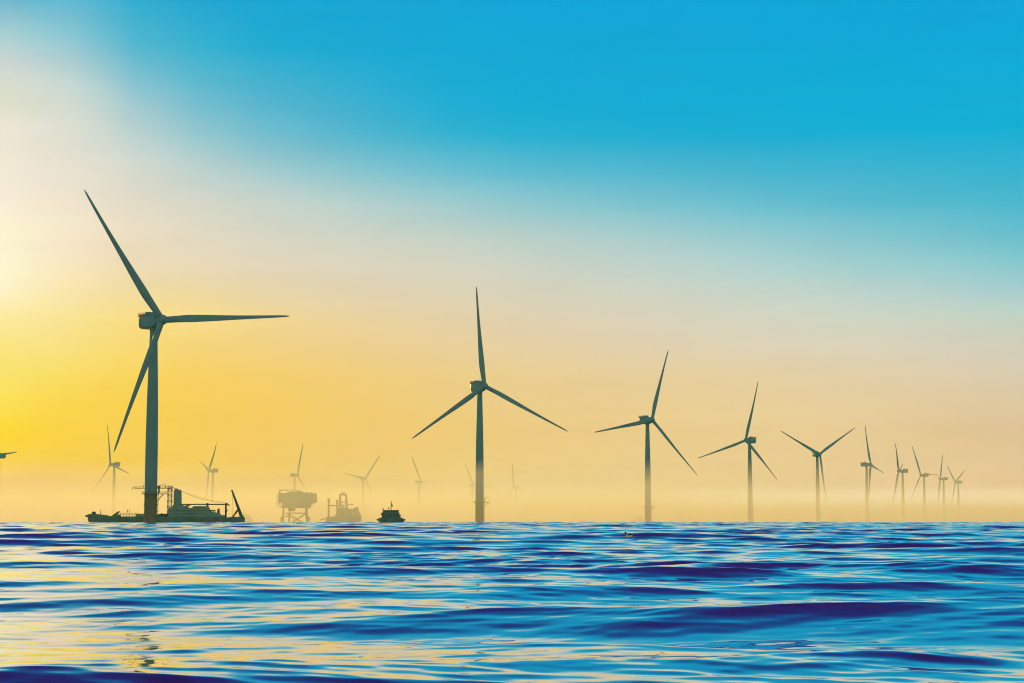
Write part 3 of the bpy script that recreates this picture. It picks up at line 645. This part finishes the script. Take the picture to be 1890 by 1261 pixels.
    MB().bar((X(447), -3, Z(955.5)), (X(451.4), -3, Z(957)), .45, n=8).build('stern_roller', M['dark'], root)
    wr = MB()
    wr.bar((X(428.3), 0, Z(907)), (X(428.3), 0, Z(952)), .07, n=5)
    a, b = Vector((X(331), 0, Z(906))), Vector((X(417), 0, Z(929)))
    pts = [a.lerp(b, t) - Vector((0, 0, 5.5 * t * (1 - t))) for t in np.linspace(0, 1, 10)]
    wr.path(pts, .06, 5); wr.path([p + Vector((0, .8, .5)) for p in pts], .06, 5)
    wr.build('rigging', M['cable'], root)
    return root, X0, D, S, W0
ship, SHX, SHD, SHS, SHW = make_ship()

# ------------------------------------------------------------------ the crew
def person_mesh(bend=0.0):
    me = bpy.data.meshes.new('person')
    J = [(0, 0, .95), (0, 0, 1.18), (0, .0, 1.42), (0, 0, 1.54), (0, -.03, 1.72),
         (.1, 0, .92), (.11, -.03, .5), (.12, .02, .09), (.12, -.12, .05),
         (-.1, 0, .92), (-.12, .05, .5), (-.13, .08, .09), (-.13, -.06, .05),
         (.19, 0, 1.40), (.25, .02, 1.12), (.22, -.18 - bend, .98 + bend), (.21, -.25 - bend, .94 + bend),
         (-.19, 0, 1.40), (-.26, .02, 1.12), (-.22, -.12, .92), (-.21, -.18, .86)]
    E = [(0, 1), (1, 2), (2, 3), (3, 4), (0, 5), (5, 6), (6, 7), (7, 8), (0, 9), (9, 10), (10, 11), (11, 12), (2, 13), (13, 14), (14, 15), (15, 16), (2, 17), (17, 18), (18, 19), (19, 20)]
    rad = [.15, .14, .16, .06, .105, .095, .07, .05, .045, .095, .07, .05, .045, .07, .05, .04, .04, .07, .05, .04, .04]
    me.from_pydata(J, E, [])
    o = bpy.data.objects.new('body', me); col.objects.link(o)
    sk = o.modifiers.new('skin', 'SKIN')
    for v, r in zip(me.skin_vertices[0].data, rad): v.radius = (r, r)
    me.skin_vertices[0].data[0].use_root = True
    o.modifiers.new('sub', 'SUBSURF').levels = 1
    dg = bpy.context.evaluated_depsgraph_get()
    m2 = bpy.data.meshes.new_from_object(o.evaluated_get(dg))
    bpy.data.objects.remove(o)
    m2.materials.clear(); m2.materials.append(M['cloth'])
    for p in m2.polygons: p.use_smooth = True
    return m2
PERSON = [person_mesh(0.0), person_mesh(0.25)]
def person(px, row, yloc, k, rz, label):
    r = empty('person', (SHX + (px - 306) / SHS, SHD + yloc, (SHW - row) / SHS), rz)
    tag(r, label, 'person', 'crew on the work ship')
    b = bpy.data.objects.new('body', PERSON[k]); col.objects.link(b); b.parent = r
    MB().lathe([(1.74, .13), (1.78, .135), (1.84, .11), (1.88, .05)], 12, (0, -.03)).build('helmet', M['helmet'], r)
person(236.6, 947.1, -2.4, 0, 0.6, 'person in dark work clothes standing upright on the ship catwalk, left of two')
person(240.8, 947.1, -2.6, 1, -1.3, 'person in dark work clothes with arms raised forward on the ship catwalk, right of two')
person(261.5, 901.0, 2.8, 0, 1.2, 'person standing on the high gantry platform left of the turbine tower')
person(302.5, 901.0, 2.8, 0, -0.5, 'person standing on the high gantry platform right of the turbine tower')

# ------------------------------------------------------------------ tug seen bow on
def make_tug():
    D = 900.0; S = scale_at(D); W0 = wl_row(D)
    paint = M['tug']
    root = empty('tug_boat', (px_x(719.5, D), D, 0))
    tag(root, 'small dark tug boat seen bow on with stepped wheelhouse and thin mast', 'boat')
    X = lambda p: (p - 719.5) / S
    Z = lambda q: (W0 - q) / S
    rings = []
    for y, hb, dk in ((-9, .3, 956.5), (-7.5, 2.2, 956.8), (-4, 4.6, 957.6), (2, 5.6, 958.4), (12, 5.7, 958.6), (22, 5.4, 958.4), (24, 4.8, 958.2)):
        z1 = Z(dk)
        rings.append([Vector((-hb, y, z1)), Vector((-hb * 1.02, y, z1 * .7)), Vector((-hb * .85, y + .5, -2)), Vector((hb * .85, y + .5, -2)), Vector((hb * 1.02, y, z1 * .7)), Vector((hb, y, z1))])
    MB().loft(rings).build('hull', paint, root, 40)
    for sx in (-1, 1):
        fd = MB()
        fd.path([(sx * (X(719.5 + 22.5)), y, Z(959.5)) for y in (0, 8, 16, 22)], .45, 8)
        fd.prism([(sx * X(719.5 + a), Z(b)) for a, b in ((15, 960), (15, 955.5), (18.5, 955.6), (21, 957.6), (22.6, 961))], -1, 20)
        fd.build('bulwark', paint, root)
    h1 = MB().box(X(704), X(735.5), 1, 18, Z(959.5), Z(949.5), .4).build('deckhouse', paint, root)
    MB().box(X(705), X(733.5), 2.5, 16, Z(949.6), Z(945), .3).build('upper_deckhouse', paint, root)
    wh = MB()
    wh.loft([[Vector((x, y, z)) for x, y in ((-a, y0), (a, y0), (a, 13), (-a, 13))] for z, a, y0 in ((Z(945.1), X(731.8), 3.2), (Z(942.6), X(732.6), 2.8), (Z(942.5), X(733.8), 2.4), (Z(941.6), X(733.8), 2.4))])
    wo_ = wh.build('wheelhouse', paint, root)
    wi = MB()
    for k in range(7):
        x = (k - 3) * .98
        wi.box(x - .38, x + .38, 2.74, 2.98, Z(945), Z(943.1))
    wi.build('window', M['glass'], wo_)
    for x0, x1, q0, q1, y in ((702, 705, 951.5, 946.5, 5), (733.5, 737, 952.6, 949.4, 5), (731.5, 735, 944.2, 942.4, 4), (704.4, 708.6, 943.6, 941.4, 4)):
        MB().box(X(x0), X(x1), y, y + 4, Z(q0), Z(q1), .15).build('bridge_wing', paint, root)
    for p, q, r in ((705.5, 939.2, .32), (716, 937.8, .33)):
        sl = MB(); sl.bar((X(p), 5, Z(942)), (X(p), 5, Z(q)), .08, n=6); sl.ball((X(p), 5, Z(q)), r)
        sl.build('searchlight', M['dark'], root)
    ms = MB(); ms.bar((X(719.4), 8, Z(942)), (X(720.2), 8, Z(924.6)), .2, .1, 8)
    ms.ball((X(720.3), 8, Z(928.4)), .26); ms.ball((X(721.4), 7.7, Z(933.6)), .42, 1, .6, 1)
    ms.bar((X(717.8), 8, Z(931)), (X(723), 8, Z(931)), .06, n=5)
    ms.build('mast', M['dark'], root)
make_tug()

# ------------------------------------------------------------------ offshore substation
def make_substation():
    D = 1900.0; S = scale_at(D); W0 = wl_row(D)
    root = empty('offshore_substation', (px_x(547, D), D, 0))
    tag(root, 'pale hazy offshore substation, a blocky topside on a braced steel jacket', 'substation')
    X = lambda p: (p - 547) / S
    Z = lambda q: (W0 - q) / S
    ts = MB().prism([(X(p), Z(q)) for p, q in ((519, 911.5), (530, 910.6), (536, 909), (541, 908.2), (556, 907.6), (557, 909.2), (566, 910.2), (581.5, 911), (582, 926.5), (578, 928.4), (571, 929.6), (569, 938.4), (526, 938), (523, 930), (519.5, 926))], -17, 17).build('topside', M['house'], root)
    MB().box(X(533.5), X(543.5), -10, 8, Z(943.6), Z(937.5), .5).build('hanging_module', M['house'], root)
    vt = MB()
    for p, q in ((535.5, 907), (546, 906.4), (549.5, 906.4), (554.5, 906.6), (564, 908.6), (572, 909)):
        vt.box(X(p), X(p + 2.6), -6, 6, Z(912), Z(q), .2)
    vt.build('roof_unit', M['house'], root)
    cr = MB(); cr.bar((X(517), -6, Z(929)), (X(517), -6, Z(904.6)), .9, .7, 10); cr.bar((X(517), -6, Z(905.2)), (X(556), -6, Z(905)), .5, .3, 8)
    cr.box(X(515.8), X(518.6), -7.4, -4.6, Z(912), Z(908), .3)
    cr.build('crane', M['steel'], root)
    st = MB()
    for q in (912.5, 919.5, 926): st.box(X(512.6), X(519.5), -12, 12, Z(q), Z(q - .8))
    for y in (-11, 11): 
        for p in (513.2, 516.2): st.bar((X(p), y, Z(927)), (X(p), y, Z(912)), .3, n=6)
    st.path([(X(513), -11, Z(926)), (X(514), -11, Z(932)), (X(518), -11, Z(936)), (X(525), -11, Z(938))], .45); st.path([(X(516.5), -11, Z(926)), (X(518.5), -11, Z(931)), (X(524), -11, Z(936))], .35)
    st.build('stair_tower', M['steel'], root)
    st = MB()
    st.path([(X(582), -11, Z(926.5)), (X(579), -11, Z(931)), (X(574.5), -11, Z(936)), (X(569), -11, Z(938.4))], .4)
    st.box(X(580), X(585), -11, 11, Z(927), Z(926.2))
    st.build('walkway', M['steel'], root)
    legs = []
    for (p1, p0) in ((526, 524.5), (532, 530.5), (562, 564), (568.5, 570.5)):
        for y in ((-13,) if p1 in (526, 568.5) else (12,)):
            MB().bar((X(p0), y, -3), (X(p1), y, Z(937.8)), .85, .85, 10).build('leg', M['steel'], root)
    jb = MB()
    jb.bar((X(531), 12, Z(947.3)), (X(563), 12, Z(947.3)), .55, n=8)
    jb.bar((X(525.5), -13, Z(947.3)), (X(569.5), -13, Z(947.3)), .4, n=8)
    jb.bar((X(531), -13, Z(949)), (X(558), -13, Z(965)), .45, n=8); jb.bar((X(565), -13, Z(949)), (X(538), -13, Z(966)), .45, n=8)
    jb.bar((X(532), 12, Z(949)), (X(563), 12, Z(968)), .4, n=8); jb.bar((X(562), 12, Z(949)), (X(531), 12, Z(968)), .4, n=8)
    for p in (525, 569.5): jb.bar((X(p), -13, Z(953)), (X(p + (6 if p < 540 else -6)), 12, Z(953)), .4, n=8)
    jb.build('jacket_brace', M['steel'], root)
    fd = MB()
    for p in (521.6, 523.2, 572, 574): fd.bar((X(p), -14.5, -2), (X(p), -14.5, Z(954)), .4, n=6)
    fd.bar((X(521), -14.5, Z(956)), (X(526), -13, Z(956)), .35, n=6); fd.bar((X(569), -13, Z(956)), (X(574.5), -14.5, Z(956)), .35, n=6)
    fd.build('boat_landing', M['steel'], root)
make_substation()

# ------------------------------------------------------------------ jack-up barge
def make_jackup():
    D = 1950.0; S = scale_at(D); W0 = wl_row(D)
    root = empty('jack_up_barge', (px_x(636, D), D, 0))
    tag(root, 'pale hazy jack-up barge with two bare legs at left and a crane gantry', 'barge')
    X = lambda p: (p - 636) / S
    Z = lambda q: (W0 - q) / S
    rings = []
    for p, hb, q in ((602.5, 9, 957), (606, 12, 956), (640, 13, 956), (655, 12, 955), (663, 8, 954.5), (667.5, .6, 955.5)):
        z = Z(q); k = 2.0 if p > 660 else 0
        rings.append([Vector((X(p), -hb, z)), Vector((X(p) - k, -hb * .85, -3)), Vector((X(p) - k, hb * .85, -3)), Vector((X(p), hb, z))])
    MB().loft(rings).build('hull', M['house'], root, 30)
    MB().prism([(X(p), Z(q)) for p, q in ((618, 957), (619, 951.5), (622, 950), (623, 938), (631, 937), (640, 936.4), (642, 939), (653, 939.8), (655, 936.6), (659.8, 936.2), (661.5, 944), (665, 950), (666.5, 956.4))], -9, 9).build('superstructure', M['house'], root)
    MB().box(X(604), X(616.5), -8, 8, Z(957), Z(953.5), .4).build('deck_house', M['house'], root)
    for p, q in ((606.4, 920.2), (622.2, 922.6)):
        lg = MB()
        lg.box(X(p - 1.5), X(p + 1.5), -1.2, 1.2, -3, Z(q + 9), .15); lg.box(X(p - 1.9), X(p + 1.9), -1.5, 1.5, Z(q + 8.8), Z(q), .15)
        lg.build('jacking_leg', M['steel'], root)
    gt = MB()
    for sy in (-4, 4):
        gt.bar((X(627.2), sy, Z(938)), (X(627.6), sy, Z(912)), .75, n=8); gt.bar((X(640.2), sy, Z(938)), (X(638.2), sy, Z(912)), .75, n=8)
        gt.bar((X(627), sy, Z(913.2)), (X(639), sy, Z(913.2)), .9, n=8); gt.bar((X(627.4), sy, Z(927)), (X(639.6), sy, Z(927)), .5, n=8)
        gt.bar((X(627.4), sy, Z(927)), (X(634), sy, Z(937)), .3, n=6)
    for p in (627.4, 638.4): gt.bar((X(p), -4, Z(912.6)), (X(p), 4, Z(912.6)), .6, n=8)
    gt.box(X(630.5), X(634.8), -4, 4, Z(912.6), Z(909.6), .3)
    gt.bar((X(632), 0, Z(911)), (X(632), 0, Z(907.8)), .25, n=6); gt.bar((X(635.2), 0, Z(911)), (X(635.2), 0, Z(908.6)), .25, n=6)
    gt.build('crane_gantry', M['steel'], root)
    bm_ = MB(); bm_.bar((X(606.4), 0, Z(933.4)), (X(640), 0, Z(933.0)), .6, n=8); bm_.bar((X(640), 0, Z(932.4)), (X(652), 0, Z(931.2)), .45, n=8)
    bm_.build('crane_boom', M['steel'], root)
    MB().bar((X(592), -3, Z(960)), (X(601.5), -3, Z(957.2)), .55, n=8).build('mooring_boom', M['steel'], root)
    wi = MB()
    for p, q in ((653, 946.4), (653.4, 949)): wi.box(X(p - 2), X(p + 2.4), -9.1, -8.9, Z(q + .6), Z(q - .6))
    wi.build('window', M['white'], root)
make_jackup()

# ------------------------------------------------------------------ far vessels almost lost in the haze
def far_vessel(px, D, L, pts, label):
    S = scale_at(D); W0 = wl_row(D)
    root = empty('distant_vessel', (px_x(px, D), D, 0))
    tag(root, label, 'ship', 'ships almost lost in the haze')
    rings = []
    for t, hb in ((0, .4), (.1, 4), (.5, 5), (.9, 5), (1, 4)):
        x = (t - .5) * L
        rings.append([Vector((x, -hb, 4.2 - 1.2 * math.sin(PI * t))), Vector((x, -hb * .8, -2)), Vector((x, hb * .8, -2)), Vector((x, hb, 4.2 - 1.2 * math.sin(PI * t)))])
    MB().loft(rings).build('hull', M['hull'], root, 30)
    MB().prism(pts, -3.5, 3.5).build('superstructure', M['house'], root)
    MB().bar((pts[1][0] + 3, 0, pts[1][1] - .5), (pts[1][0] + 3, 0, pts[1][1] + 5), .3, .15, 6).build('mast', M['steel'], root)
far_vessel(1176, 3300, 24, [(-4, 2.5), (-2, 6.5), (1.5, 7), (3, 9.5), (8, 10), (9, 2.5)], 'faint ship at the foot of the third largest turbine')
far_vessel(1546, 3900, 34, [(-10, 2.5), (-7, 8), (2, 9), (5, 6), (9, 2.5)], 'faint low ship on the horizon right of the V-blade turbine')
far_vessel(455, 2700, 17, [(-7, 2.5), (-5, 12), (0, 10), (4, 8), (6, 2.5)], 'faint ship just right of the stern derrick of the work ship')

# ------------------------------------------------------------------ sea bird on the water
def make_bird():
    # on a crest near photo column 1160 that no nearer wave hides
    ds = np.arange(12.0, 165.0, 0.1)
    xs = (1160 - 945.0) / F * ds * math.cos(PITCH)
    hs = wave_height(xs, ds)[0]
    ang = (hs - CAM_H) / ds
    front = np.maximum.accumulate(ang)
    ok = np.where((ds > 112) & (ds < 160) & (ang >= front - 1e-9))[0]
    k = ok[np.argmin(np.abs(ang[ok] * F - (HZ - 995.5)))] if len(ok) else int(np.argmin(np.abs(ds - 135)))
    x, D, h = float(xs[k]), float(ds[k]), float(hs[k])
    root = empty('sea_bird', (x, D, h - .02), 0)
    root.scale = (1.0, 1.0, 1.0)
    tag(root, 'dark sea bird with pale flank floating on the water before the third largest turbine', 'bird')
    rings = []
    for t, y, z, r in ((-.21, 0, .09, .02), (-.17, 0, .07, .07), (-.08, 0, .06, .105), (.05, 0, .06, .12), (.15, 0, .08, .09), (.22, 0, .12, .045), (.27, 0, .15, .015)):
        rings.append([Vector((t, r * .9 * math.cos(2*PI*i/14), z + r * math.sin(2*PI*i/14))) for i in range(14)])
    MB().loft(rings).build('body', M['feather_pale'], root, 60)
    hd = MB()
    hd.loft([[Vector((cx + r * math.cos(2*PI*i/12), r * .9 * math.sin(2*PI*i/12), z)) for i in range(12)] for cx, z, r in ((-.16, .03, .055), (-.17, .12, .05), (-.17, .2, .04), (-.18, .25, .052), (-.185, .29, .05), (-.18, .325, .03), (-.18, .335, .008))])
    hd.build('neck_and_head', M['feather_dark'], root, 60)
    MB().bar((-.22, 0, .28), (-.30, 0, .265), .018, .004, 8).build('bill', M['feather_dark'], root)
    for sy in (-1, 1):
        w = MB()
        w.loft([[Vector((x_, sy * (.075 + .05 * math.cos(a) * r / .06), .14 + r * math.sin(a) + dz)) for a in np.linspace(0, 2 * PI, 11)[:-1]] for x_, r, dz in ((-.08, .015, .0), (0, .05, .0), (.1, .05, .02), (.2, .035, .04), (.3, .008, .07))])
        w.build('wing', M['feather_dark'], root, 60)
make_bird()
